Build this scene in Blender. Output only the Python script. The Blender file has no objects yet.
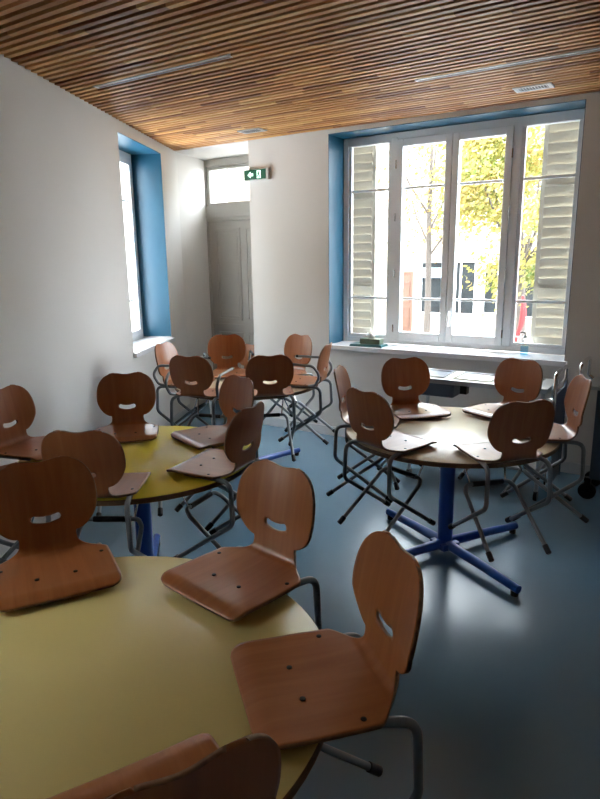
import bpy, bmesh, math, random
from math import sin, cos, pi, radians as R
from mathutils import Vector, Matrix
random.seed(7)
S = bpy.context.scene
COL = S.collection
# ------------------------------------------------------------------ camera
P, ROLL, FPX, EYE = R(12.85), R(-0.79), 618.0, 1.70
cd = bpy.data.cameras.new('camera'); cam = bpy.data.objects.new('camera', cd); COL.objects.link(cam)
fw = Vector((0, cos(P), -sin(P))); rt = Vector((1, 0, 0)); up = rt.cross(fw)
r2 = rt*cos(ROLL) + up*sin(ROLL); u2 = -rt*sin(ROLL) + up*cos(ROLL)
m3 = Matrix((r2, u2, -fw)).transposed()
cam.matrix_world = Matrix.Translation((0, 0, EYE)) @ m3.to_4x4()
cd.sensor_fit = 'VERTICAL'; cd.sensor_height = 24.0; cd.lens = 24.0*FPX/799.0
cd.clip_start = 0.05; cd.clip_end = 200
S.camera = cam
# ------------------------------------------------------------------ world, sun, exposure
wd = bpy.data.worlds.new('world'); S.world = wd; wd.use_nodes = True
bg = wd.node_tree.nodes['Background']
bg.inputs[0].default_value = (0.87, 0.935, 1.0, 1); bg.inputs[1].default_value = 6.0
sd = bpy.data.lights.new('sun', 'SUN'); sd.energy = 1.0; sd.angle = R(1.5); sd.color = (1.0, 0.93, 0.82)
sun = bpy.data.objects.new('sun', sd); COL.objects.link(sun)
sun.rotation_euler = Vector((0.15, 0.75, -0.62)).to_track_quat('-Z', 'Y').to_euler()
S.view_settings.view_transform = 'Standard'; S.view_settings.look = 'None'
S.view_settings.gamma = 1; S.view_settings.exposure = 1.93; S.view_settings.use_curve_mapping = False

# ------------------------------------------------------------------ frames
W0 = Vector((-.466, 6.358, 0)); WR = math.atan2(-.54, .842)
L0 = Vector((-1.27, 6.95, 0)); LR = math.atan2(-.108, .994)
def wp(s, t, z): return W0 + Vector((.842*s + .54*t, -.54*s + .842*t, z))
def w2(x, y):
    d = Vector((x, y, 0)) - W0
    return d.x*.842 - d.y*.54, d.x*.54 + d.y*.842
FW = (W0, WR); FL = (L0, LR); F0 = (Vector((0, 0, 0)), 0)

# ------------------------------------------------------------------ materials
def mat(name, col, rough=.5, metal=0, spec=.5, coat=0, bump=None, var=None, emit=None):
    m = bpy.data.materials.new(name); m.use_nodes = True
    nt = m.node_tree; b = nt.nodes['Principled BSDF']
    b.inputs['Base Color'].default_value = (*col, 1); b.inputs['Roughness'].default_value = rough
    b.inputs['Metallic'].default_value = metal; b.inputs['Specular IOR Level'].default_value = spec
    b.inputs['Coat Weight'].default_value = coat; b.inputs['Coat Roughness'].default_value = .15
    tc = nt.nodes.new('ShaderNodeTexCoord')
    if var:   # (scale, other colour)
        n = nt.nodes.new('ShaderNodeTexNoise'); n.inputs['Scale'].default_value = var[0]; n.inputs['Detail'].default_value = 5
        mp = nt.nodes.new('ShaderNodeMapping'); mp.inputs['Scale'].default_value = var[2] if len(var) > 2 else (1, 1, 1)
        nt.links.new(tc.outputs['Object'], mp.inputs[0]); nt.links.new(mp.outputs[0], n.inputs['Vector'])
        cr = nt.nodes.new('ShaderNodeValToRGB'); cr.color_ramp.elements[0].position = .3; cr.color_ramp.elements[1].position = .7
        cr.color_ramp.elements[0].color = (*col, 1); cr.color_ramp.elements[1].color = (*var[1], 1)
        nt.links.new(n.outputs['Fac'], cr.inputs[0]); nt.links.new(cr.outputs[0], b.inputs['Base Color'])
    if bump:
        n = nt.nodes.new('ShaderNodeTexNoise'); n.inputs['Scale'].default_value = bump[0]; n.inputs['Detail'].default_value = 4
        bp = nt.nodes.new('ShaderNodeBump'); bp.inputs['Strength'].default_value = bump[1]; bp.inputs['Distance'].default_value = .01
        nt.links.new(tc.outputs['Object'], n.inputs['Vector']); nt.links.new(n.outputs['Fac'], bp.inputs['Height'])
        nt.links.new(bp.outputs[0], b.inputs['Normal'])
    if emit:
        b.inputs['Emission Color'].default_value = (*emit[0], 1); b.inputs['Emission Strength'].default_value = emit[1]
    return m
M = {}
M['wall'] = mat('wall_paint', (.69, .67, .64), .75, bump=(60, .08), var=(1.5, (.66, .64, .61)))
M['blue'] = mat('blue_reveal_paint', (.003, .068, .122), .4, var=(2, (.004, .074, .132)))
M['white'] = mat('white_lacquer', (.86, .88, .90), .25)
M['sill'] = mat('sill_stone', (.84, .85, .86), .16, var=(8, (.80, .81, .82)))
M['door'] = mat('grey_door_paint', (.46, .44, .39), .45, var=(4, (.43, .41, .37)))
M['board'] = mat('skirting_paint', (.55, .56, .57), .5)
M['floor'] = mat('blue_vinyl_floor', (.14, .25, .34), .25, spec=.6, var=(2.2, (.155, .27, .36)), bump=(35, .04))
M['backing'] = mat('dark_backing', (.035, .018, .008), .9, var=(5, (.025, .012, .006)))
M['steel'] = mat('steel', (.55, .57, .58), .28, metal=1, var=(12, (.48, .50, .52), (1, 20, 1)))
M['chrome'] = mat('bright_steel', (.75, .75, .76), .15, metal=1)
M['tube'] = mat('grey_tube_lacquer', (.20, .22, .235), .33, metal=.35)
M['black'] = mat('black_rubber', (.012, .012, .013), .5)
M['slate'] = mat('slate_panel', (.07, .10, .14), .4, var=(3, (.08, .11, .15)))
M['bluemetal'] = mat('blue_table_lacquer', (.012, .09, .42), .3, spec=.6)
M['topR'] = mat('cream_laminate', (.80, .68, .47), .25, spec=.6, var=(3, (.83, .72, .51), (1, 6, 1)))
M['topM'] = mat('yellow_laminate', (.88, .72, .055), .3, var=(2, (.90, .74, .06)))
M['topN'] = mat('olive_laminate', (.70, .57, .22), .33, var=(2, (.72, .59, .23)))
M['edge'] = mat('plywood_edge', (.13, .065, .03), .5, var=(40, (.19, .10, .045), (1, 1, 12)))
M['rim'] = mat('ply_rim', (.30, .17, .09), .45, var=(60, (.16, .08, .04)))
M['lamp'] = mat('lamp_diffuser', (.72, .72, .70), .4)
M['alu'] = mat('aluminium_trim', (.62, .62, .60), .4, metal=.6)
M['ventgrey'] = mat('vent_grey', (.42, .40, .38), .5)
M['facade'] = mat('pale_render', (.32, .28, .22), .9, var=(.8, (.27, .23, .18)))
M['quoin'] = mat('quoin_brick', (.55, .36, .22), .9, var=(3, (.45, .30, .2)))
M['street'] = mat('street_surface', (.34, .32, .30), .9, var=(.7, (.30, .28, .26)))
M['kerb'] = mat('kerb_stone', (.14, .125, .11), .9, var=(2, (.12, .11, .10)))
M['shopglass'] = mat('dark_shop_glass', (.006, .008, .009), .5, spec=.2, var=(.9, (.014, .018, .02)))
M['browndoor'] = mat('brown_door_paint', (.10, .045, .026), .6, var=(2, (.08, .038, .024)))
M['shutter'] = mat('shutter_paint', (.52, .49, .41), .6, var=(3, (.48, .45, .38)))
M['bark'] = mat('bark', (.07, .06, .05), .9, var=(6, (.05, .04, .035), (1, 1, .3)))
M['signblue'] = mat('pale_blue_sign', (.33, .45, .60), .5)
M['signdark'] = mat('dark_letters', (.05, .08, .16), .5)
M['red'] = mat('red_cloth', (.12, .002, .004), .7, var=(5, (.10, .002, .003)))
M['rail'] = mat('rail_iron', (.12, .10, .10), .5)
M['exitg'] = mat('exit_green', (0, .055, .026), .4, emit=((0, .35, .16), .03))
M['exitw'] = mat('exit_white', (.7, .9, .8), .4, emit=((.55, 1, .75), .55))
M['exitbox'] = mat('exit_housing', (.62, .62, .60), .5)
M['teal'] = mat('teal_cover', (.01, .10, .11), .4)
M['olive'] = mat('olive_carton', (.12, .17, .12), .6, var=(6, (.15, .20, .14)))
M['gel'] = mat('blue_gel', (.25, .55, .80), .1, coat=.5)

def leafmat(name, c1, c2, c3):
    m = bpy.data.materials.new(name); m.use_nodes = True; nt = m.node_tree; b = nt.nodes['Principled BSDF']
    tc = nt.nodes.new('ShaderNodeTexCoord'); n = nt.nodes.new('ShaderNodeTexNoise'); n.inputs['Scale'].default_value = 1.6; n.inputs['Detail'].default_value = 8
    cr = nt.nodes.new('ShaderNodeValToRGB'); e = cr.color_ramp.elements
    e[0].position = .35; e[0].color = (*c1, 1); e[1].position = .68; e[1].color = (*c3, 1); k = e.new(.5); k.color = (*c2, 1)
    nt.links.new(tc.outputs['Object'], n.inputs['Vector']); nt.links.new(n.outputs['Fac'], cr.inputs[0])
    nt.links.new(cr.outputs[0], b.inputs['Base Color']); b.inputs['Roughness'].default_value = .6
    tr = nt.nodes.new('ShaderNodeBsdfTranslucent'); mx = nt.nodes.new('ShaderNodeMixShader'); mx.inputs[0].default_value = .4
    nt.links.new(cr.outputs[0], tr.inputs[0]); nt.links.new(b.outputs[0], mx.inputs[1]); nt.links.new(tr.outputs[0], mx.inputs[2])
    nt.links.new(mx.outputs[0], nt.nodes['Material Output'].inputs[0])
    return m
M['leaf'] = leafmat('yellow_green_leaves', (.10, .15, .03), (.26, .235, .055), (.36, .25, .08))
M['leafgold'] = leafmat('golden_leaves', (.20, .11, .02), (.24, .15, .04), (.2, .15, .05))

def glassmat(name, tint, r=.0):
    m = bpy.data.materials.new(name); m.use_nodes = True; nt = m.node_tree; nt.nodes.remove(nt.nodes['Principled BSDF'])
    t = nt.nodes.new('ShaderNodeBsdfTransparent'); t.inputs[0].default_value = (*tint, 1)
    g = nt.nodes.new('ShaderNodeBsdfGlossy'); g.inputs['Roughness'].default_value = r
    f = nt.nodes.new('ShaderNodeFresnel'); f.inputs[0].default_value = 1.45
    x = nt.nodes.new('ShaderNodeMixShader')
    ge = nt.nodes.new('ShaderNodeNewGeometry'); mu = nt.nodes.new('ShaderNodeMath'); mu.operation = 'SUBTRACT'; mu.inputs[0].default_value = 1
    nt.links.new(ge.outputs['Backfacing'], mu.inputs[1]); m2 = nt.nodes.new('ShaderNodeMath'); m2.operation = 'MULTIPLY'
    nt.links.new(f.outputs[0], m2.inputs[0]); nt.links.new(mu.outputs[0], m2.inputs[1])
    nt.links.new(m2.outputs[0], x.inputs[0]); nt.links.new(t.outputs[0], x.inputs[1]); nt.links.new(g.outputs[0], x.inputs[2])
    nt.links.new(x.outputs[0], nt.nodes['Material Output'].inputs[0])
    return m
M['glass'] = glassmat('window_glass', (.97, .98, .98))
M['gelclear'] = glassmat('blue_gel_clear', (.62, .85, .97), .1)
M['bottle'] = glassmat('clear_plastic', (.90, .96, 1.0), .1)

def woodmat(name, dark, mid, light, rough=.3, scale=(30, 30, 2.2)):
    m = bpy.data.materials.new(name); m.use_nodes = True; nt = m.node_tree; b = nt.nodes['Principled BSDF']; L = nt.links.new
    tc = nt.nodes.new('ShaderNodeTexCoord'); oi = nt.nodes.new('ShaderNodeObjectInfo')
    mp = nt.nodes.new('ShaderNodeMapping'); mp.inputs['Scale'].default_value = scale
    L(tc.outputs['UV'], mp.inputs[0])
    ad = nt.nodes.new('ShaderNodeVectorMath'); ad.operation = 'ADD'; L(mp.outputs[0], ad.inputs[0])
    sc = nt.nodes.new('ShaderNodeVectorMath'); sc.operation = 'SCALE'; sc.inputs[3].default_value = 40
    L(oi.outputs['Random'], sc.inputs[0]); L(sc.outputs[0], ad.inputs[1])
    n = nt.nodes.new('ShaderNodeTexNoise'); n.inputs['Scale'].default_value = 1; n.inputs['Detail'].default_value = 6; n.inputs['Distortion'].default_value = .6
    L(ad.outputs[0], n.inputs['Vector'])
    cr = nt.nodes.new('ShaderNodeValToRGB'); e = cr.color_ramp.elements
    e[0].position = .25; e[0].color = (*dark, 1); e[1].position = .75; e[1].color = (*light, 1); k = e.new(.5); k.color = (*mid, 1)
    L(n.outputs['Fac'], cr.inputs[0]); L(cr.outputs[0], b.inputs['Base Color'])
    b.inputs['Roughness'].default_value = rough; b.inputs['Specular IOR Level'].default_value = .5
    b.inputs['Coat Weight'].default_value = .2; b.inputs['Coat Roughness'].default_value = .22
    return m
M['beech'] = woodmat('beech_shell', (.30, .095, .028), (.345, .118, .037), (.39, .145, .05), .33, (40, 3.0, 1))

# slats: every board of every slat gets its own tone
def slatmat():
    m = bpy.data.materials.new('larch_slats'); m.use_nodes = True; nt = m.node_tree; b = nt.nodes['Principled BSDF']; L = nt.links.new
    tc = nt.nodes.new('ShaderNodeTexCoord'); sx = nt.nodes.new('ShaderNodeSeparateXYZ'); L(tc.outputs['Object'], sx.inputs[0])
    def mth(op, a, bb=None):
        q = nt.nodes.new('ShaderNodeMath'); q.operation = op
        for i, v in enumerate((a, bb)):
            if v is None: continue
            if isinstance(v, (int, float)): q.inputs[i].default_value = v
            else: L(v, q.inputs[i])
        return q.outputs[0]
    row = mth('FLOOR', mth('DIVIDE', sx.outputs[1], PITCH))
    w1 = nt.nodes.new('ShaderNodeTexWhiteNoise'); w1.noise_dimensions = '1D'; L(row, w1.inputs['W'])
    bx_ = mth('FLOOR', mth('ADD', mth('DIVIDE', sx.outputs[0], .55), mth('MULTIPLY', w1.outputs['Value'], 13.7)))
    cb = nt.nodes.new('ShaderNodeCombineXYZ'); L(row, cb.inputs[0]); L(bx_, cb.inputs[1])
    w2_ = nt.nodes.new('ShaderNodeTexWhiteNoise'); w2_.noise_dimensions = '2D'; L(cb.outputs[0], w2_.inputs['Vector'])
    cr = nt.nodes.new('ShaderNodeValToRGB'); e = cr.color_ramp.elements
    e[0].position = 0; e[0].color = (.27, .088, .022, 1); e[1].position = 1; e[1].color = (.86, .50, .19, 1)
    k = e.new(.3); k.color = (.56, .25, .075, 1); k = e.new(.7); k.color = (.72, .37, .125, 1)
    L(w2_.outputs['Value'], cr.inputs[0])
    mp = nt.nodes.new('ShaderNodeMapping'); mp.inputs['Scale'].default_value = (3, 60, 60); L(tc.outputs['Object'], mp.inputs[0])
    n = nt.nodes.new('ShaderNodeTexNoise'); n.inputs['Scale'].default_value = 1; n.inputs['Detail'].default_value = 4; L(mp.outputs[0], n.inputs['Vector'])
    mx = nt.nodes.new('ShaderNodeMix'); mx.data_type = 'RGBA'; mx.blend_type = 'MULTIPLY'; mx.inputs[0].default_value = .35
    L(cr.outputs[0], mx.inputs[6]); L(n.outputs['Color'], mx.inputs[7]); L(mx.outputs[2], b.inputs['Base Color'])
    b.inputs['Roughness'].default_value = .5
    return m
PITCH = .064
M['slat'] = slatmat()

# ------------------------------------------------------------------ mesh helpers
class MB:
    def __init__(s): s.v = []; s.f = []; s.mi = []
    def add(s, vs, fs, mi=0):
        o = len(s.v); s.v += [tuple(v) for v in vs]
        for f in fs: s.f.append([i+o for i in f]); s.mi.append(mi)
    def box(s, x0, x1, y0, y1, z0, z1, mi=0, rot=None):
        vs = [Vector((x, y, z)) for z in (z0, z1) for y in (y0, y1) for x in (x0, x1)]
        if rot:
            c, mt = rot; vs = [Vector(c) + mt @ (v - Vector(c)) for v in vs]
        s.add(vs, [(0, 2, 3, 1), (4, 5, 7, 6), (0, 1, 5, 4), (2, 6, 7, 3), (0, 4, 6, 2), (1, 3, 7, 5)], mi)
    def prism(s, pts, z0, z1, mi=0):   # pts ccw in xy
        n = len(pts); vs = [(x, y, z0) for x, y in pts] + [(x, y, z1) for x, y in pts]
        s.add(vs, [tuple(range(n-1, -1, -1)), tuple(range(n, 2*n))] + [(i, (i+1) % n, n+(i+1) % n, n+i) for i in range(n)], mi)
    def tube(s, path, r, seg=12, mi=0, cap=True):
        pts = [Vector(p) for p in path]; rings = []
        t0 = (pts[1]-pts[0]).normalized(); nrm = t0.orthogonal().normalized()
        for i, p in enumerate(pts):
            if i == 0: t = t0
            elif i == len(pts)-1: t = (pts[-1]-pts[-2]).normalized()
            else: t = ((pts[i+1]-p).normalized() + (p-pts[i-1]).normalized()).normalized()
            nrm = (nrm - t*nrm.dot(t)).normalized(); b = t.cross(nrm)
            rr = r[i] if isinstance(r, (list, tuple)) else r
            rings.append([p + (nrm*cos(2*pi*k/seg) + b*sin(2*pi*k/seg))*rr for k in range(seg)])
        vs = [v for rg in rings for v in rg]; fs = []
        for i in range(len(rings)-1):
            for k in range(seg):
                a = i*seg+k; b_ = i*seg+(k+1) % seg; fs.append((a, b_, b_+seg, a+seg))
        if cap: fs.append(tuple(range(seg-1, -1, -1))); fs.append(tuple(range((len(rings)-1)*seg, len(rings)*seg)))
        s.add(vs, fs, mi)
    def cyl(s, p0, p1, r, seg=16, mi=0): s.tube([p0, p1], r, seg, mi)
    def lathe(s, c, prof, seg=24, mi=0):
        c = Vector(c); vs = [c + Vector((r*cos(2*pi*k/seg), r*sin(2*pi*k/seg), z)) for r, z in prof for k in range(seg)]
        fs = [(i*seg+k, i*seg+(k+1) % seg, (i+1)*seg+(k+1) % seg, (i+1)*seg+k) for i in range(len(prof)-1) for k in range(seg)]
        fs += [tuple(range(seg-1, -1, -1)), tuple(range((len(prof)-1)*seg, len(prof)*seg))]
        s.add(vs, fs, mi)
    def build(s, name, mats, parent=None, frame=None, smooth=False, bevel=0, kind=None):
        me = bpy.data.meshes.new(name); me.from_pydata(s.v, [], s.f)
        ml = mats if isinstance(mats, (list, tuple)) else [mats]
        for m in ml: me.materials.append(M[m] if isinstance(m, str) else m)
        for p, k in zip(me.polygons, s.mi): p.material_index = k
        bm = bmesh.new(); bm.from_mesh(me); bmesh.ops.recalc_face_normals(bm, faces=bm.faces); bm.to_mesh(me); bm.free()
        if smooth:
            me.polygons.foreach_set('use_smooth', [True]*len(me.polygons))
            me.set_sharp_from_angle(angle=R(38))
        o = bpy.data.objects.new(name, me); COL.objects.link(o)
        if frame: o.location = frame[0]; o.rotation_euler = (0, 0, frame[1])
        if parent: o.parent = parent
        if bevel:
            b = o.modifiers.new('bevel', 'BEVEL'); b.width = bevel; b.segments = 2; b.limit_method = 'ANGLE'
        if kind: o['kind'] = kind
        return o
def fillet(pts, rad, n=6):
    pts = [Vector(p) for p in pts]; out = [pts[0]]
    for i in range(1, len(pts)-1):
        a, b, c = pts[i-1], pts[i], pts[i+1]; r = rad[i-1] if isinstance(rad, (list, tuple)) else rad
        d1 = (a-b); d2 = (c-b); ang = d1.angle(d2)
        if r <= 0 or ang > pi-.02: out.append(b); continue
        t = min(r/math.tan(ang/2), d1.length*.49, d2.length*.49)
        p1 = b + d1.normalized()*t; p2 = b + d2.normalized()*t
        for k in range(n+1):
            u = k/n; out.append(p1*(1-u)**2 + b*2*u*(1-u) + p2*u*u)
    out.append(pts[-1]); return out
def empty(name, loc=(0, 0, 0), rz=0, label=None, cat=None, group=None):
    o = bpy.data.objects.new(name, None); COL.objects.link(o); o.location = loc; o.rotation_euler = (0, 0, rz); o.empty_display_size = .1
    return tag(o, label, cat, group)
def tag(o, label=None, cat=None, group=None, kind=None):
    if label: o['label'] = label
    if cat: o['category'] = cat
    if group: o['group'] = group
    if kind: o['kind'] = kind
    return o
def dup(o, parent=None):
    c = o.copy(); COL.objects.link(c)
    if parent: c.parent = parent
    for ch in KIDS.get(o.name, list(o.children)): dup(ch, c)
    return c
KIDS = {}

# ================================================================== SETTING
H = 2.81
ST = 'structure'
sL = lambda t: w2(L0.x, L0.y)[0] + (t - w2(L0.x, L0.y)[1])*(-.4983)     # where the left wall stands, per depth t
SR, TB = 5.6, -7.4
# floor
b = MB(); b.prism([(sL(TB)-.2, TB-.2), (SR+.2, TB-.2), (SR+.2, .2), (.0, .95), (-1.6, .95), (sL(0)-.3, 0)], -.12, 0)
b.build('floor', 'floor', frame=FW, kind=ST)
# back wall with the wide window opening
wx0, wx1, wz0, wz1 = .89, 3.0, .885, 2.775
b = MB()
b.box(0, wx0, 0, .45, 0, 3.2); b.box(wx1, SR+.3, 0, .45, 0, 3.2)
b.box(wx0, wx1, 0, .45, 0, wz0); b.box(wx0, wx1, 0, .45, wz1, 3.2); b.box(0, .22, .45, .95, 0, 3.2)
wb = b.build('wall_back', 'wall', frame=FW, kind=ST)
b = MB(); e = .004
b.box(wx0, wx0+e, .002, .30, wz0, wz1); b.box(wx1-e, wx1, .002, .30, wz0, wz1); b.box(wx0, wx1, .002, .30, wz1-e, wz1)
tag(b.build('painted_reveal', 'blue', parent=wb), kind=ST)
b = MB(); b.box(.02, wx0-.2, -.014, -.001, 0, .09); b.box(wx0-.2, SR, -.014, -.001, 0, .09)
b.build('baseboard_back', 'board', frame=FW, kind=ST, bevel=.003)
# left wall
ly0, ly1, lz0, lz1 = -1.61, -.53, .93, 2.72
b = MB()
ny0, ny1 = -5.65, -5.25            # unseen opening added to this wall to brighten the foreground
b.box(-.45, 0, -10.2, ny0, 0, 3.2); b.box(-.45, 0, ny1, ly0, 0, 3.2); b.box(-.45, 0, ny0, ny1, 0, lz0-.06); b.box(-.45, 0, ny0, ny1, lz1, 3.2); b.box(-.45, 0, ly1, 0, 0, 3.2)
b.box(-.45, 0, ly0, ly1, 0, lz0-.06); b.box(-.45, 0, ly0, ly1, lz1, 3.2)
wl = b.build('wall_left', 'wall', frame=FL, kind=ST)
b = MB()
b.box(-.30, -.002, ly1-e, ly1, lz0, lz1); b.box(-.30, -.002, ly0, ly0+e, lz0, lz1); b.box(-.30, -.002, ly0, ly1, lz1-e, lz1)
tag(b.build('painted_reveal', 'blue', parent=wl), kind=ST)
b = MB(); b.box(.001, .014, -10.0, -.02, 0, .09); b.build('baseboard_left', 'board', frame=FL, kind=ST, bevel=.003)
# alcove side wall in front of the door
a0 = (L0.x, L0.y); a1 = (-1.06, 7.49)
b = MB(); dx, dy = a1[0]-a0[0], a1[1]-a0[1]
b.prism([a0, a1, (a1[0]+.2, a1[1]+.52), (a0[0]-.45, a0[1]+.9), (a0[0]-.45, a0[1]-.02)], 0, 3.2)
b.build('wall_alcove', 'wall', kind=ST)
# remaining walls of the room, behind the camera
b = MB(); b.box(SR, SR+.3, TB-.3, .3, 0, 3.2); b.build('wall_right', 'wall', frame=FW, kind=ST)
b = MB(); b.box(sL(TB)-.8, SR+.3, TB-.3, TB, 0, 3.2); b.build('wall_rear', 'wall', frame=FW, kind=ST)
# wall above the door (closes the alcove)
b = MB(); b.box(-1.3, .05, .70, .95, H-.001, 3.2); b.build('wall_lintel', 'wall', frame=FW, kind=ST)
# ceiling: dark board, slats below it, plaster in the alcove
b = MB(); b.prism([(sL(TB)-.3, TB-.2), (SR+.2, TB-.2), (SR+.2, .1), (-1.6, .1), (-1.6, 0)], H+.045, H+.40)
ceil = b.build('ceiling', 'backing', frame=FW, kind=ST)
b = MB(); k = 0; t = -.034
while t > TB+.05:
    b.box(sL(t)+.01, SR-.005, t-.016, t+.016, H, H+.040)
    t -= PITCH; k += 1
sl = b.build('slats', 'slat', parent=ceil); tag(sl, 'slatted wooden boards over dark backing', kind=ST)
b = MB(); b.prism([(-1.25, .0), (.02, .0), (.02, .95), (-1.7, .95), (-1.7, .12), (-1.06, .04)], H, H+.3)
b.build('ceiling_alcove', 'wall', frame=FW, kind=ST)

# ---- main window
def rect_frame(b, x0, x1, z0, z1, w, y0, y1, mi=0, wb_=None, wt=None):
    wb_ = wb_ or w; wt = wt or w
    b.box(x0, x0+w, y0, y1, z0, z1, mi); b.box(x1-w, x1, y0, y1, z0, z1, mi)
    b.box(x0+w, x1-w, y0, y1, z0, z0+wb_, mi); b.box(x0+w, x1-w, y0, y1, z1-wt, z1, mi)
win = empty('window_1', wp(0, 0, 0), WR); win['kind'] = ST
b = MB(); fx0, fx1, fz0, fz1 = wx0+.004, wx1-.004, wz0+.015, wz1-.004
rect_frame(b, fx0, fx1, fz0, fz1, .05, .28, .35, 0, .05, .075)
b.box(1.375, 1.435, .275, .35, fz0+.04, fz1-.04); b.box(2.44, 2.505, .275, .35, fz0+.04, fz1-.04)
b.build('window_frame', 'white', parent=win, bevel=.004)
for (x0, x1) in ((.945, 1.375), (2.505, fx1-.05)):
    b = MB(); rect_frame(b, x0, x1, fz0+.05, fz1-.05, .028, .29, .33)
    for z in (2.30, 1.325): b.box(x0+.02, x1-.02, .295, .32, z-.011, z+.011)
    f = b.build('fixed_light', 'white', parent=win, bevel=.003)
    b = MB(); b.box(x0+.02, x1-.02, .305, .311, fz0+.06, fz1-.06); b.build('pane', 'glass', parent=f)
for i, (x0, x1) in enumerate(((1.437, 1.940), (1.943, 2.438))):
    b = MB(); rect_frame(b, x0, x1, fz0+.045, fz1-.06, .058, .262, .335, 0, .075, .065)
    for z in (2.30, 1.325): b.box(x0+.05, x1-.05, .29, .315, z-.011, z+.011)
    c = b.build('casement', 'white', parent=win, bevel=.006)
    b = MB(); b.box(x0+.05, x1-.05, .30, .306, fz0+.10, fz1-.11); b.build('pane', 'glass', parent=c)
    if i == 1:
        b = MB(); b.box(x0+.012, x0+.045, .252, .262, 1.12, 1.26); b.cyl((x0+.028, .255, 1.22), (x0+.028, .225, 1.22), .010)
        b.tube(fillet([(x0+.028, .228, 1.225), (x0+.028, .222, 1.15), (x0+.028, .226, 1.09)], .03), .010)
        b.build('handle', 'white', parent=c, smooth=True)
    b = MB(); hx = x0-.004 if i == 0 else x1+.004
    for z in (1.05, 1.55, 2.05, 2.5): b.cyl((hx, .258, z-.035), (hx, .258, z+.035), .007)
    b.build('hinge', 'chrome', parent=c, smooth=True)
b = MB(); b.box(wx0+.0, wx1+.0, .0, .275, wz0-.03, wz0+.012); b.box(wx0-.005, wx1+.02, -.035, .001, wz0-.03, wz0+.012)
b.build('window_sill', 'sill', parent=win, bevel=.004)

# ---- left window (same frame, local x = into the room)
win = empty('window_2', L0, LR); win['kind'] = ST
b = MB(); x0, x1 = -.37, -.30
def yframe(b, y0, y1, z0, z1, w, xa, xb):
    b.box(xa, xb, y0, y0+w, z0, z1); b.box(xa, xb, y1-w, y1, z0, z1); b.box(xa, xb, y0+w, y1-w, z0, z0+w); b.box(xa, xb, y0+w, y1-w, z1-w, z1)
yframe(b, ly0+.004, ly1-.006, lz0-.03, lz1-.004, .055, x0, x1)
b.build('window_frame', 'white', parent=win, bevel=.004)
ym = (ly0+ly1)/2
for (y0, y1) in ((ly0+.06, ym-.002), (ym+.002, ly1-.062)):
    b = MB(); yframe(b, y0, y1, lz0+.026, lz1-.06, .06, -.36, -.285)
    for z in (2.265, 1.315): b.box(-.335, -.31, y0+.05, y1-.05, z-.011, z+.011)
    c = b.build('casement', 'white', parent=win, bevel=.006)
    b = MB(); b.box(-.326, -.32, y0+.05, y1-.05, lz0+.07, lz1-.11); b.build('pane', 'glass', parent=c)
b = MB(); b.box(-.30, .0, ly0, ly1, lz0-.055, lz0-.012); b.box(0, .035, ly0-.02, ly1+.01, lz0-.055, lz0-.012)
b.build('window_sill', 'sill', parent=win, bevel=.004)

# ---- added window in the left wall, out of view, for fill light
win = empty('fill_window', L0, LR); win['kind'] = ST
b = MB(); yframe(b, ny0, ny1, lz0-.06, lz1, .055, -.37, -.30); b.build('window_frame', 'white', parent=win)
b = MB(); b.box(-.335, -.33, ny0+.05, ny1-.05, lz0, lz1-.05); b.build('pane', 'glass', parent=win)

# ---- door with transom in the alcove
door = empty('door_1', wp(0, 0, 0), WR); door['kind'] = ST
dx0, dx1, dt = -1.17, -.01, .66
b = MB(); rect_frame(b, dx0, dx1, 0.0, H-.002, .075, dt-.03, dt+.07, 0, .001, .08)
b.box(dx0+.07, dx1-.07, dt-.035, dt+.07, 2.13, 2.30); b.box(dx0+.07, dx1-.07, dt-.05, dt-.03, 2.17, 2.20)
b.build('door_frame', 'door', parent=door, bevel=.004)
b = MB(); rect_frame(b, dx0+.08, dx1-.08, 2.30, H-.082, .035, dt-.015, dt+.04)
f = b.build('transom_frame', 'door', parent=door, bevel=.003)
b = MB(); b.box(dx0+.11, dx1-.11, dt+.01, dt+.016, 2.33, H-.11); b.build('pane', 'glass', parent=f)
b = MB(); b.box(dx0+.076, dx1-.076, dt-.005, dt+.04, .005, 2.128)
leaf = b.build('door_leaf', 'door', parent=door)
for (x0, x1) in ((-1.0, -.64), (-.57, -.20)):
    for (z0, z1) in ((1.0, 2.05), (.15, .86)):
        b = MB(); rect_frame(b, x0, x1, z0, z1, .025, dt-.020, dt-.004); rect_frame(b, x0+.045, x1-.045, z0+.045, z1-.045, .012, dt-.013, dt-.004)
        b.box(x0+.057, x1-.057, dt-.011, dt-.004, z0+.057, z1-.057)
        b.build('moulded_panel', 'door', parent=leaf, bevel=.003)
b = MB(); b.box(dx0+.08, dx1-.08, dt-.018, dt-.004, .93, .955); b.build('rail_moulding', 'door', parent=leaf)

# ================================================================== OUTSIDE
GZ = -1.5
b = MB(); b.box(-40, 25, .46, 60, GZ-.2, GZ); b.build('trim_1', 'street', frame=FW, kind=ST)
b = MB(); b.box(-30, 14, 18.2, 18.5, GZ, GZ+.14); b.box(-30, 14, 10.6, 10.8, GZ, GZ+.10); b.build('trim_2', 'kerb', frame=FW, kind=ST)
bd = empty('street_building', wp(0, 20, GZ), WR, 'pale rendered street building with dark shop windows and brown door across the street', 'building')
def part(name, b, m, parent, label=None, **k):
    o = b.build(name, m, parent=parent, **k)
    if label: o['label'] = label
    return o
z = lambda v: v-GZ
b = MB(); b.box(-19.5, 10, 0, 4, 0, 10.5); b.box(-19.5, 10, -.12, 0, z(2.35), z(2.6)); b.box(-19.5, 10, -.06, 0, 0, z(-.75))
for s in (-6.35, -5.0, -3.62, -2.75, .2): b.box(s-.14, s+.14, -.10, 0, 0, z(2.4))
part('wall', b, 'facade', bd)
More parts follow.
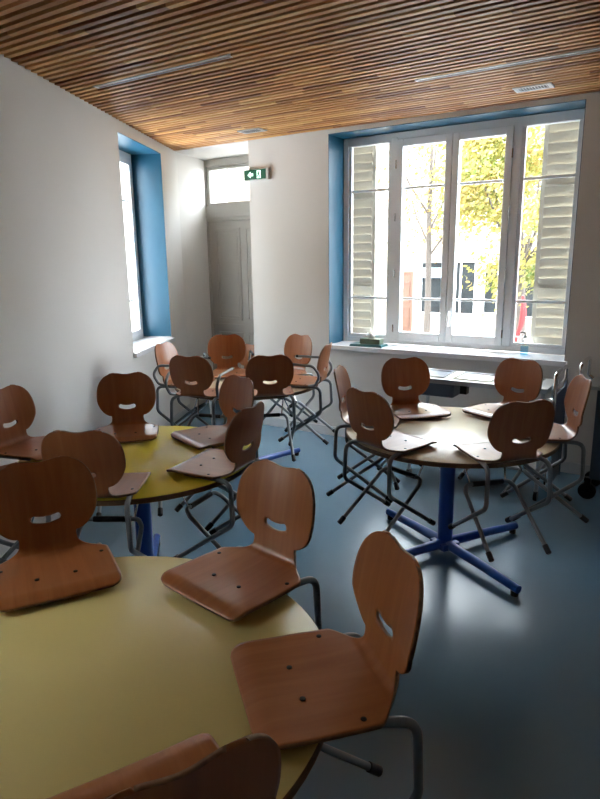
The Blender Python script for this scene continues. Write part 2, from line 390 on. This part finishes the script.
def shop(x0, x1, z0, z1, mull):
    b = MB(); rect_frame(b, x0, x1, z0, z1, .035, -.16, -.005)
    for mx in mull: b.box(mx-.03, mx+.03, -.10, -.006, z0, z1)
    f = part('shop_window', b, 'white', bd)
    b = MB(); b.box(x0+.05, x1-.05, -.05, -.004, z0+.05, z1-.05); part('pane', b, 'shopglass', f)
shop(-6.1, -5.15, z(-.62), z(1.5), ()); shop(-4.85, -3.78, z(-.62), z(1.5), (-4.4,)); shop(-3.45, -2.88, z(-.55), z(1.4), ()); shop(-2.6, -1.3, z(-.65), z(.9), (-1.9,))
b = MB(); b.box(-6.04, -5.2, -.20, -.165, z(.85), z(1.25)); sg = part('shop_sign', b, 'signblue', bd)
fc = bpy.data.curves.new('sign_letters', 'FONT'); fc.body = 'NET'; fc.size = .36; fc.extrude = .008; fc.align_x = 'CENTER'; fc.align_y = 'CENTER'
to = bpy.data.objects.new('sign_letters', fc); COL.objects.link(to)
bpy.context.view_layer.update(); dg = bpy.context.evaluated_depsgraph_get(); tme = bpy.data.meshes.new_from_object(to.evaluated_get(dg)); bpy.data.objects.remove(to)
tme.materials.clear(); tme.materials.append(M['signdark']); to = bpy.data.objects.new('sign_letters', tme); COL.objects.link(to)
to.parent = sg; to.location = (-5.62, -.208, z(1.04)); to.rotation_euler = (pi/2, 0, 0)
b = MB(); rect_frame(b, -7.15, -6.45, 0, z(1.1), .08, -.12, -.003); b.box(-7.07, -6.53, -.08, -.003, .02, z(1.02))
for zz in (.25, 1.3): rect_frame(b, -7.0, -6.6, zz, zz+.85, .05, -.11, -.08)
part('street_door', b, 'browndoor', bd)
for x0 in (-8.0, -5.9, -4.2, -2.2, -11):
    for z0 in (3.2, 6.3):
        b = MB(); rect_frame(b, x0, x0+.9, z(z0), z(z0+1.7), .09, -.10, -.003, 0)
        f = part('upper_window', b, 'facade', bd)
        b = MB(); b.box(x0+.09, x0+.81, -.03, -.004, z(z0+.09), z(z0+1.61)); part('closed_shutter', b, 'shutter', f)
b = MB()
for i in range(14): b.box(-17.3 - (.25 if i % 2 else 0), -16.7, -.05, 0, z(3.4)+i*.30, z(3.4)+i*.30+.25)
part('quoin', b, 'quoin', bd)
bl = empty('neighbour_building', L0 + Matrix.Rotation(LR, 3, 'Z') @ Vector((-9, 0, GZ)), LR, 'pale building wall seen through the narrow left window', 'building')
b = MB(); b.box(-4, 0, -12, 13.5, 0, 8.5); part('wall', b, 'facade', bl)
b = MB()
for i in range(2):
    b = MB(); b.box(0, .06, 6+i*4.2, 7.2+i*4.2, 3.4, 5.6); part('closed_shutter', b, 'shutter', bl)

# shutters outside the main window
def shutter(s0, s1, label):
    t = empty('louvred_shutter', wp(s0, .40, wz0+.02), WR, label, 'shutter', 'shutters outside the wide window')
    w = s1-s0; h = wz1-wz0-.03; b = MB()
    rect_frame(b, 0, w, 0, h, .035, 0, .035); b.box(.03, w-.03, 0, .035, h*.27, h*.27+.05); b.box(.03, w-.03, 0, .035, h*.70, h*.70+.05)
    b.build('frame', 'shutter', parent=t)
    b = MB(); n = round((h-.08)/.082)
    for i in range(n):
        zc = .04+(h-.08)*(i+.5)/n
        b.box(.034, w-.034, .002, .010, zc-.045, zc+.045, 0, ((0, .006, zc), Matrix.Rotation(R(24), 3, 'X')))
    b.build('louvres', 'shutter', parent=t)
shutter(.90, 1.17, 'cream louvred shutter folded outside the left end of the wide window')
shutter(2.645, 2.95, 'cream louvred shutter folded outside the right end of the wide window')

# trees
def crown(c, rad, n, size, m, parent, zmin=-9, holes=.0, seed=1):
    rnd = random.Random(seed); b = MB(); c = Vector(c)
    clumps = []
    for i in range(44):
        while True:
            p = Vector((rnd.uniform(-1, 1), rnd.uniform(-1, 1), rnd.uniform(-1, 1)))
            if p.length < 1: break
        clumps.append(Vector((p.x*rad[0], p.y*rad[1], p.z*rad[2])))
    for i in range(n):
        k = rnd.choice(clumps); q = Vector((rnd.gauss(0, 1), rnd.gauss(0, 1), rnd.gauss(0, .8)))*rad[0]*.17
        p = c + k + q
        a = Vector((rnd.gauss(0, 1), rnd.gauss(0, 1), rnd.gauss(0, 1))).normalized(); u = a.orthogonal().normalized(); v = a.cross(u)
        l = size*rnd.uniform(.6, 1.2)
        b.add([p - u*l*.5, p - v*l*.28 + a*l*.05, p + u*l*.5, p + v*l*.28 + a*l*.05], [(0, 1, 2, 3)])
    return b.build('foliage', m, parent=parent)
tr = empty('leafy_tree', wp(-.05, 10.5, GZ), WR, 'green and yellow leafy street tree filling the right half of the wide window', 'tree')
crown((-.12, 0, 4.75), (1.9, 1.5, 2.1), 12000, .15, 'leaf', tr, seed=3)
b = MB(); b.tube([(0.30, 0, 0), (.28, .02, 1.6), (.22, 0, 2.8), (.1, 0, 4.4)], [.13, .11, .09, .04], 10)
for a in (0, 1.3, 2.6, 3.9, 5.2): b.tube([(.22, 0, 2.9), (.22+.6*cos(a), .6*sin(a), 3.8), (.2+1.1*cos(a), 1.1*sin(a), 4.9)], [.06, .04, .015], 6)
b.build('trunk', 'bark', parent=tr, smooth=True)
tr = empty('golden_tree', wp(-2.75, 12, GZ), WR, 'thin grey trunked street tree with sparse golden leaves seen through left casement', 'tree')
crown((0, 0, 5.0), (1.5, 1.3, 2.0), 1300, .12, 'leafgold', tr, seed=8)
b = MB(); b.tube([(0, 0, 0), (.02, 0, 2), (-.02, 0, 4.2), (0, 0, 7.2)], [.11, .09, .07, .03], 10)
for a, z0 in ((0, 3.2), (1.3, 3.9), (2.6, 3.5), (3.9, 4.3), (5.2, 4.8)): b.tube([(0, 0, z0), (.6*cos(a), .6*sin(a), z0+.8), (1.2*cos(a), 1.2*sin(a), z0+1.9)], [.035, .025, .01], 6)
b.build('trunk', 'bark', parent=tr, smooth=True)
# red banner and railing across the pavement
t = empty('red_banner', wp(.36, 10, GZ), WR, 'narrow furled red banner on a thin pole outside the right pane', 'banner')
b = MB(); b.cyl((0, 0, 0), (0, 0, 2.3), .02); b.build('pole', 'rail', parent=t)
b = MB(); pts = [(.0, 2.28, .05), (.03, 2.1, .10), (.04, 1.85, .13), (.0, 1.6, .10), (-.07, 1.35, .07), (-.14, 1.1, .04), (-.17, .98, .015)]
b.tube([(x, -.02, zz) for x, zz, r in pts], [r*.6 for x, zz, r in pts], 8); b.build('cloth', 'red', parent=t, smooth=True)
t = empty('street_railing', wp(.1, 9.2, GZ), WR, 'low dark iron railing on the pavement below the red banner', 'railing')
b = MB(); b.cyl((0, 0, 1.42), (1.6, 0, 1.42), .018, 8); b.cyl((0, 0, .9), (1.6, 0, .9), .012, 8)
for i in range(5): b.cyl((.4*i, 0, 0), (.4*i, 0, 1.42), .014, 8)
b.build('bars', 'rail', parent=t, smooth=True)

# ================================================================== TABLES
def table(name_label, c, r, top, ang, topname='tabletop'):
    ZT = .745
    t = empty('round_table', (c[0], c[1], 0), ang, name_label, 'table', 'round tables of the canteen')
    b = MB(); n = 96; th = .026
    prof = [(r-.004, ZT-th), (r, ZT-th+.003), (r, ZT-.004), (r-.003, ZT-.0015)]
    vs = [Vector((a*cos(2*pi*k/n), a*sin(2*pi*k/n), zz)) for a, zz in prof for k in range(n)]
    fs = [(i*n+k, i*n+(k+1) % n, (i+1)*n+(k+1) % n, (i+1)*n+k) for i in range(3) for k in range(n)]
    b.add(vs, fs, 1)
    b.add([(a*cos(2*pi*k/n), a*sin(2*pi*k/n), zz) for a, zz in ((r-.003, ZT-.0015), (r-.006, ZT)) for k in range(n)], [(k, (k+1) % n, n+(k+1) % n, n+k) for k in range(n)] + [tuple(range(n, 2*n))], 0)
    b.add([((r-.004)*cos(2*pi*k/n), (r-.004)*sin(2*pi*k/n), ZT-th) for k in range(n)], [tuple(range(n-1, -1, -1))], 1)
    part('tabletop', b, [top, 'edge'], t, smooth=True)
    b = MB(); b.cyl((0, 0, .05), (0, 0, .70), .043, 28); b.cyl((0, 0, .70), (0, 0, .7185), .12, 28); b.box(-.06, .06, -.06, .06, .04, .075)
    b.box(-.25, .25, -.025, .025, .69, .7185); b.box(-.025, .025, -.25, .25, .69, .7185)
    part('column', b, 'bluemetal', t, smooth=True)
    for k in range(4):
        a = k*pi/2; b = MB(); mt = Matrix.Rotation(a, 3, 'Z')
        b.tube([mt @ Vector(p) for p in ((.03, 0, .062), (.30, 0, .055), (.57, 0, .042))], [.030, .026, .022], 12)
        lg = part('leg', b, 'bluemetal', t, smooth=True)
        b = MB(); p = mt @ Vector((.545, 0, 0)); b.cyl((p.x, p.y, 0), (p.x, p.y, .028), .020, 14); part('glide', b, 'black', lg, smooth=True)
    return t
TN, TM, TR_, TBk = (-.54, 1.28), (-.814, 2.96), (.839, 3.354), (-.421, 4.85)
table('round table with muted olive yellow top closest to the camera', TN, .61, 'topN', R(10))
table('round table with bright yellow top in the middle by the left wall', TM, .584, 'topM', R(8))
table('round table with pale cream top on blue base below the wide window', TR_, .58, 'topR', R(27))
table('round table with cream top farthest back in the corner by the grey door', TBk, .57, 'topR', R(45))

# ================================================================== CHAIRS
# local frame: y = forward (to the table centre), z = 0 at the tabletop, origin between the rear seat bolts
def shell_mesh():
    NU, DV = 44, .006
    zs = .026                      # seat mid surface
    lf, fl, rb = .05, .265, .034  # front roll, flat, bend
    y_front = .238
    turn = R(81)
    def prof(l):                   # arc length from the front edge -> (y, z, tangent angle)
        # waterfall: radius .09 over lf
        rw = .10
        if l < lf:
            a = (lf-l)/rw; return (y_front-lf) + rw*sin(a), zs - rw*(1-cos(a))
        l2 = l-lf
        if l2 < fl-.02: return (y_front-lf)-l2, zs - .004*sin(pi*l2/(fl-.02))
        l3 = l2-(fl-.02); y0 = (y_front-lf)-(fl-.02)
        la = rb*turn
        if l3 < la:
            a = l3/rb; return y0 - rb*sin(a), zs + rb*(1-cos(a))
        l4 = l3-la; y1 = y0 - rb*sin(turn); z1 = zs + rb*(1-cos(turn))
        return y1 - l4*cos(turn) - .10*l4*l4, z1 + l4*sin(turn)
    lb = lf+fl-.02
    Lbend = lb + rb*turn           # end of bend
    Ltot = Lbend + .274
    sm = lambda x: x*x*(3-2*x)
    def hw(l):
        if l < .035: return .175 - .030*(1-math.sqrt(max(0, 1-((.035-l)/.035)**2)))
        if l < .255: return .175 + .002*sin(pi*(l-.035)/.22)
        if l < Lbend+.0: return .175 - (.175-.090)*sm((l-.255)/(Lbend-.255))**.8
        q = l-Lbend
        if q < .025: return .090 - .002*sin(pi*q/.025)
        # lobes: ellipse-like
        vc, a = .138, .165
        if q < vc:
            k = (q-.025)/(vc-.025); return .090 + (a-.090)*math.sqrt(max(0, 1-(1-k)**2))**1.15
        top = .274-vc; k = (q-vc)/top
        return .074 + (a-.074)*math.sqrt(max(0, 1-k**2.4))
    LS = []; n1 = int((Lbend+.025)/DV)
    LS += [(Lbend+.025)*i/n1 for i in range(n1)]
    n2 = 22; LS += [Lbend+.025+.113*(1-cos(pi/2*i/n2)) for i in range(n2)]
    n3 = 24; LS += [Lbend+.138+.136*sin(pi/2*i/n3) for i in range(n3+1)]
    rows = len(LS)-1
    def pt(u, l):                  # u in -1..1, l arc length on the axis
        q = l-Lbend
        x = u*hw(l)
        l2 = l
        if q > .15:
            f = ((q-.15)/.124)**2; l2 = l - .010*f*(cos(u*pi/2)**2) - .005*f*(abs(u)**6)
        return x, l2
    c_l = Lbend+.076; 
    def inhole(x, l):              # capsule along a smile arc -> nearest spine point and distance
        ax = max(-.036, min(.036, x)); sl_ = c_l + 5.0*ax*ax - .003
        dxx, dl = x-ax, l-sl_; return math.hypot(dxx, dl), ax, sl_
    HR = .0115
    V = []; keep = []
    for j in range(rows+1):
        l = LS[j]
        for i in range(NU+1):
            u = -1+2*i/NU; V.append(pt(u, l))
    F = []
    for j in range(rows):
        for i in range(NU):
            q = [j*(NU+1)+i, j*(NU+1)+i+1, (j+1)*(NU+1)+i+1, (j+1)*(NU+1)+i]
            cx = sum(V[k][0] for k in q)/4; cl = sum(V[k][1] for k in q)/4
            if inhole(cx, cl)[0] < HR: continue
            F.append(q)
    used = {}
    for f in F:
        for k in f: used[k] = used.get(k, 0)+1
    for k in used:
        d, ax, sl_ = inhole(*V[k])
        if d < HR or (used[k] < 4 and d < HR*1.9):
            d = max(d, 1e-5); V[k] = (ax+(V[k][0]-ax)/d*HR, sl_+(V[k][1]-sl_)/d*HR)
    P3 = []
    for x, l in V:
        y, zz = prof(l); q = max(0, l-Lbend)
        if q > 0: y += .9*x*x*min(1, q/.1)
        else: zz += .15*x*x*min(1, max(0, (.28-l)/.1))
        P3.append((x, y, zz))
    me = bpy.data.meshes.new('seat_shell'); idx = {k: n for n, k in enumerate(sorted(used))}
    me.from_pydata([P3[k] for k in sorted(used)], [], [[idx[k] for k in f] for f in F])
    uv = me.uv_layers.new(name='UVMap')
    inv = sorted(used)
    for lp in me.loops: x, l = V[inv[lp.vertex_index]]; uv.data[lp.index].uv = (x, l)
    me.polygons.foreach_set('use_smooth', [True]*len(me.polygons))
    me.materials.append(M['beech']); me.materials.append(M['rim'])
    return me, prof
SHELL, PROF = shell_mesh()
TAPEZ = .0
def make_chair(arms):
    root = empty('armchair' if arms else 'chair')
    o = bpy.data.objects.new('seat_shell', SHELL); COL.objects.link(o); o.parent = root
    s = o.modifiers.new('thick', 'SOLIDIFY'); s.thickness = .0095; s.offset = 0; s.use_rim = True; s.material_offset_rim = 1
    for sx in (-1, 1):
        # bolts in the shell
        for (x, y) in ((sx*.055, .115), (sx*.150, .012)):
            b = MB(); b.lathe((x, y, .0285), [(.0065, 0), (.0065, .0022), (.003, .0034)], 12)
            part('bolt', b, 'black', root, smooth=True)
        # side tube: under the seat, round the back, down, forward to the front foot
        b = MB()
        path = fillet([(sx*.135, .15, .0115), (sx*.148, -.02, .0115), (sx*.160, -.105, .006), (sx*.165, -.112, -.185), (sx*.165, .215, -.415)], [.3, .062, .05], 8)
        b.tube(path, .011, 12); tb = part('side_tube', b, 'tube', root, smooth=True)
        d = (Vector((sx*.165, .215, -.415))-Vector((sx*.165, -.112, -.185))).normalized(); e_ = Vector((sx*.165, .215, -.415))
        b = MB(); b.tube([e_-d*.03, e_-d*.028, e_+d*.012, e_+d*.016], [.011, .0145, .0145, .010], 12); part('foot_cap', b, 'black', tb, smooth=True)
        # rear leg crossing it
        b = MB(); e_ = Vector((sx*.150, -.150, -.415))
        path = fillet([(sx*.07, .165, -.172), (sx*.118, .165, -.172), (sx*.138, .135, -.195), e_], [.03, .03], 6)
        b.tube(path, .0105, 12); tb = part('rear_leg', b, 'tube', root, smooth=True)
        d = (e_-Vector((sx*.138, .135, -.195))).normalized()
        b = MB(); b.tube([e_-d*.03, e_-d*.028, e_+d*.012, e_+d*.016], [.0105, .014, .014, .010], 12); part('foot_cap', b, 'black', tb, smooth=True)
        b = MB(); b.cyl((sx*.100, .168, -.165), (sx*.120, .215, -.055), .005, 8); rd = part('table_rest', b, 'chrome', root, smooth=True)
        b = MB(); b.cyl((sx*.120, .215, -.060), (sx*.120, .215, -.0275), .009, 10); part('pad', b, 'black', rd, smooth=True)
        if arms:
            b = MB()
            path = fillet([(sx*.155, .02, .012), (sx*.185, -.075, .035), (sx*.197, -.115, .11), (sx*.197, -.06, .180), (sx*.190, .17, .188)], [.04, .06, .06], 8)
            b.tube(path, .010, 12); ab = part('armrest', b, 'tube', root, smooth=True)
            b = MB(); b.tube([(sx*.190, .168, .188), (sx*.190, .185, .188), (sx*.190, .19, .188)], [.0105, .0105, .006], 10); part('end_plug', b, 'black', ab, smooth=True)
    b = MB(); b.cyl((-.085, .165, -.172), (.085, .165, -.172), .0135, 14); part('crossbar_sleeve', b, 'black', root, smooth=True)
    b = MB(); b.cyl((-.135, .12, .0125), (.135, .12, .0125), .0085, 10); part('seat_brace', b, 'tube', root, smooth=True)
    return root
protoC = make_chair(False); protoA = make_chair(True)
for pr in (protoC, protoA):
    stack = [pr]
    while stack:
        q = stack.pop(); KIDS[q.name] = [c for c in bpy.data.objects if c.parent == q]; stack += KIDS[q.name]
used_proto = {'c': False, 'a': False}
ZT = .7452
def chair(bend, head, label, group, arm=False, tilt=0, z0=None):
    k = 'a' if arm else 'c'; pr = protoA if arm else protoC
    o = pr if not used_proto[k] else dup(pr); used_proto[k] = True
    h = R(head); f = Vector((cos(h), sin(h), 0))
    loc = Vector((bend[0], bend[1], 0)) + f*.055
    o.location = (loc.x, loc.y, z0 or ZT); o.rotation_euler = (R(tilt), 0, h-pi/2)
    tag(o, label, 'chair', group)
gN = 'beech chairs hung on the olive table'; gM = 'beech chairs hung on the bright yellow table'
gR = 'beech chairs hung on the cream table under the window'; gB = 'beech chairs hung on the far corner table'
chair((.145, 1.255), 196, 'beech chair hung on the right edge of the olive table, its back turned right', gN)
chair((-.112, 1.79), 228, 'beech chair hung on the far right edge of the olive table, seat catching glare', gN)
chair((-.822, 1.86), 297, 'large beech chair facing the camera at the left far edge of the olive table', gN)
chair((-.20, .735), 121, 'dark backed beech chair cut off by the bottom edge of the photo', gN)
chair((-.855, 2.365), 88, 'beech chair seen from behind on the near edge of the yellow table', gM)
chair((-.995, 3.45), -80, 'beech chair against the left wall on the far edge of the yellow table', gM)
chair((-1.475, 3.11), -22, 'beech chair at the left photo edge beyond the yellow table, white wall behind', gM)
chair((-.285, 2.70), 155, 'dark backed beech chair seen from behind on the right edge of yellow table', gM)
chair((-.385, 3.31), 219, 'light toned beech chair at the far right of the yellow table, before the corner table', gM)
chair((-1.43, 2.48), 40, 'beech chair hidden behind the large left chair, only grey leg tubes showing', gM)
chair((.375, 3.01), 37, 'dark backed beech chair at the near left edge of the window table', gR)
chair((1.0, 2.76), 103, 'dark backed beech chair at the near right edge of the window table', gR)
chair((.689, 3.86), -78, 'orange brown beech chair at the far left of the window table, facing the room', gR)
chair((1.33, 3.76), 218, 'light beech chair at the far right of the window table, in front of steel counter', gR)
chair((1.43, 3.21), 172, 'beech chair seen edge on at the right end of the window table by the carts', gR)
chair((.30, 3.59), -16, 'beech chair seen edge on at the left end of the window table', gR)
chair((-1.0, 4.80), -18, 'light beech armchair at the left of the corner table below the left window', gB, True)
chair((-.735, 4.23), 72, 'dark backed armchair at the near left edge of the corner table', gB, True)
chair((-.616, 5.25), -78, 'orange beech armchair on the far side of the corner table before the grey door', gB, True)
chair((-.56, 6.95), -105, 'light beech chair standing in the door alcove behind the wall corner', 'beech chair standing on the floor', z0=.4305)
chair((-.04, 5.20), 225, 'beech chair on the far right of corner table in front of the pale wall', gB)
chair((.15, 4.69), 163, 'beech armchair seen edge on at the right end of the corner table', gB, True)
chair((-.21, 4.21), 97, 'dark backed beech chair at the near right edge of the corner table', gB)

# ================================================================== FITTINGS
# exit sign
t = empty('exit_sign', wp(-.03, 0, 2.44), WR, 'green emergency exit sign with arrow and door at the wall corner beside the door', 'sign')
b = MB(); b.box(0, .285, -.045, -.001, 0, .102); part('housing', b, 'exitbox', t, bevel=.004)
b = MB(); b.box(.006, .262, -.049, -.0452, .006, .096); part('face', b, 'exitg', t)
b = MB()
def poly(b, pts, y0=-.0515, y1=-.0492): 
    n = len(pts); b.add([(x, y0, zz) for x, zz in pts]+[(x, y1, zz) for x, zz in pts], [tuple(range(n)), tuple(range(2*n-1, n-1, -1))]+[(i, (i+1) % n, n+(i+1) % n, n+i) for i in range(n)])
poly(b, [(.050, .051), (.085, .080), (.085, .063), (.115, .063), (.115, .039), (.085, .039), (.085, .022)])
part('arrow', b, 'exitw', t)
b = MB(); poly(b, [(.160, .016), (.160, .086), (.205, .086), (.205, .016)]); dr = part('door_symbol', b, 'exitw', t)
b = MB(); f = lambda p: poly(b, p, -.0535, -.0516)
f([(.178, .070), (.178, .079), (.187, .079), (.187, .070)]); f([(.172, .046), (.176, .068), (.190, .068), (.186, .046)])
f([(.172, .046), (.164, .030), (.169, .027), (.181, .044)]); f([(.180, .046), (.190, .032), (.188, .018), (.194, .018), (.197, .034), (.187, .048)])
f([(.176, .066), (.166, .058), (.168, .054), (.178, .061)]); f([(.188, .066), (.199, .060), (.197, .056), (.187, .061)])
part('running_figure', b, 'exitg', dr)

# ceiling fittings
def linlight(s0, t0, label):
    t = empty('ceiling_light', wp(s0, t0, H), WR, label, 'light', 'slim ceiling lights between the slats')
    b = MB(); b.box(0, 1.12, -.026, -.020, -.004, .03); b.box(0, 1.12, .020, .026, -.004, .03); b.box(0, .01, -.026, .026, -.004, .03); b.box(1.11, 1.12, -.026, .026, -.004, .03); part('frame', b, 'alu', t)
    b = MB(); b.box(.010, 1.11, -.020, .020, .0, .02); part('diffuser', b, 'lamp', t)
linlight(.35, -2.105, 'slim unlit strip light between ceiling slats nearer the left wall')
linlight(2.13, -1.02, 'slim unlit strip light between ceiling slats in front of the wide window')
def vent(s0, t0, w, d, m, label, n):
    t = empty('ceiling_vent', wp(s0, t0, H), WR, label, 'vent', 'air vents in the slatted ceiling')
    b = MB(); b.box(0, w, 0, .02, -.008, .002); b.box(0, w, d-.02, d, -.008, .002); b.box(0, .03,   .02, d-.02, -.008, .002); b.box(w-.03, w,   .02, d-.02, -.008, .002); part('frame', b, m, t, bevel=.002)
    b = MB(); b.box(.03, w-.03,   .02, d-.02, -.0035, .002); part('duct', b, 'black', t)
    b = MB()
    for i in range(n): x = .03+(w-.06)*(i+.5)/n; b.box(x-.0014, x+.0014,   .02, d-.02, -.0055, -.0035)
    part('blades', b, m, t)
vent(2.60, -.47, .25, .13, 'white', 'white framed air vent with black grille near the window', 10)
vent(.21, -.44, .24, .13, 'ventgrey', 'grey air vent in the slatted ceiling above the door corner', 8)

# things on the window sill
SZ = wz0+.013
t = tag(MB(), None) if False else None
b = MB(); b.box(-.16, .16, -.085, .085, 0, .012); b.box(-.155, .155, -.08, .08, .012, .02)
o = b.build('folder', 'teal', frame=(wp(1.275, .075, SZ), WR+R(3)), bevel=.003); tag(o, 'flat dark teal folder lying at the left of the long window sill', 'folder')
b = MB(); b.box(-.10, .10, -.05, .05, 0, .048)
t = empty('tissue_box', wp(1.30, .085, SZ+.021), WR+R(2), 'small olive green tissue box standing on the teal folder', 'box'); part('carton', b, 'olive', t, bevel=.004)
b = MB(); vs = []
for k in range(10):
    a = 2*pi*k/10; vs.append((.026*cos(a), .012*sin(a), .046)); 
for k in range(10):
    a = 2*pi*k/10; vs.append((-.01+.040*cos(a), .022*sin(a+.5), .085+.02*sin(3*a)))
b.add(vs, [(k, (k+1) % 10, 10+(k+1) % 10, 10+k) for k in range(10)]); ti = part('tissue', b, 'white', t, smooth=True); sm_ = ti.modifiers.new('s', 'SOLIDIFY'); sm_.thickness = .002
t = empty('sanitizer_bottle', wp(2.66, .14, SZ), WR, 'clear blue hand gel pump bottle at the right of the long window sill', 'bottle')
b = MB(); b.lathe((0, 0, 0), [(.030, 0), (.033, .006), (.033, .105), (.026, .125), (.013, .135), (.013, .145)], 20); part('body', b, 'bottle', t, smooth=True)
b = MB(); b.lathe((0, 0, .004), [(.028, 0), (.030, .004), (.030, .075)], 20); part('gel', b, 'gelclear', t, smooth=True)
b = MB(); b.lathe((0, 0, .145), [(.015, 0), (.015, .016), (.006, .018), (.006, .042)], 14); b.tube([(0, 0, .185), (-.012, 0, .190), (-.045, 0, .184)], [.009, .007, .005], 8); part('pump', b, 'ventgrey', t, smooth=True)

# steel serving counter with hanging pan
s0, s1, t0, t1, zc = 2.02, 3.03, -.76, -.36, .815
t = empty('serving_counter', wp(s0, t0, 0), WR, 'stainless serving counter with recessed pans below the wide window', 'counter')
w, d = s1-s0, t1-t0
b = MB(); b.box(0, w, 0, d, zc-.035, zc-.004); rect = [(0.04, .27), (.33, .62), (.68, .93)]
b.box(0, w, 0, .05, zc-.004, zc); b.box(0, w, d-.05, d, zc-.004, zc)
xs = [0]+[v for r_ in rect for v in r_]+[w]
for i in range(0, len(xs), 2): b.box(xs[i], xs[i+1], .05, d-.05, zc-.004, zc)
part('worktop', b, 'steel', t, bevel=.002)
for x0, x1 in rect:
    b = MB(); rect_frame(b, x0+.004, x1-.004, .054, d-.054, .012, 0, .006)
    b.v = [(x, y2, zc+z2*0+y*1) for (x, y, y2), z2 in [((v[0], v[1], v[2]), 0) for v in b.v]]
    pn = part('pan_rim', b, 'chrome', t)
    b = MB(); b.box(x0+.02, x1-.02, .07, d-.07, zc-.003, zc-.0015); part('pan_floor', b, 'slate' if x0 < .3 else 'steel', pn)
b = MB(); b.box(.06, .36, .0, d-.04, zc-.135, zc-.036); part('basin', b, 'slate', t, bevel=.012)
b = MB(); b.box(.40, .45, .02, .08, zc-.10, zc-.036); part('valve', b, 'black', t)
for x in (.02, w-.03):
    for y in (.02, d-.02):
        b = MB(); b.cyl((x, y, .07), (x, y, zc-.035), .014, 12); lg = part('leg', b, 'steel', t, smooth=True)
        b = MB(); b.cyl((x-.012, y, .037), (x+.012, y, .037), .036, 18); part('caster', b, 'black', lg, smooth=True)
b = MB(); b.box(.02, w-.03, .03, d-.02, .20, .22); part('shelf', b, 'steel', t)
b = MB(); b.box(w+.045, w+.055, -.01, d-.03, .12, .78); part('end_panel', b, 'slate', t)
b = MB(); b.tube(fillet([(w+.05, -.02, .10), (w+.05, -.02, .925), (w+.05, d-.02, .925), (w+.05, d-.02, .10)], .05), .014, 12)
hd = part('handle_frame', b, 'chrome', t, smooth=True)
b = MB(); b.cyl((w+.05, -.02, .83), (w+.05, d-.02, .83), .010, 10); b.cyl((w, 0, .75), (w+.05, -.02, .75), .008, 8); b.cyl((w, d-.03, .75), (w+.05, d-.02, .75), .008, 8); part('handle_rung', b, 'chrome', hd, smooth=True)
# second cart to the right
t = empty('service_cart', wp(3.22, -.55, 0), WR, 'dark panelled service cart with steel push handle at the right edge of the photo', 'cart')
b = MB(); b.box(.09, .95, .0, .36, .16, .80); part('body', b, 'slate', t, bevel=.004)
b = MB(); b.box(.02, .96, -.01, .37, .80, .825); part('worktop', b, 'steel', t, bevel=.003)
b = MB(); b.box(.12, .95, .02, .36, .90, .915); b.cyl((.15, .1, .825), (.15, .1, .90), .01); b.cyl((.9, .1, .825), (.9, .1, .90), .01); part('upper_shelf', b, 'steel', t)
b = MB(); b.tube(fillet([(.03, -.01, .80), (-.02, -.01, .84), (-.02, -.01, .97), (-.02, .36, .97), (-.02, .36, .84), (.03, .36, .80)], [.03, .05, .05, .03]), .013, 12); part('push_handle', b, 'chrome', t, smooth=True)
for x in (.08, .88):
    for y in (.04, .32):
        b = MB(); b.box(x-.02, x+.02, y-.02, y+.02, .10, .16); b.cyl((x, y-.014, .06), (x, y+.014, .06), .06, 22); part('caster', b, 'black', t, smooth=True)
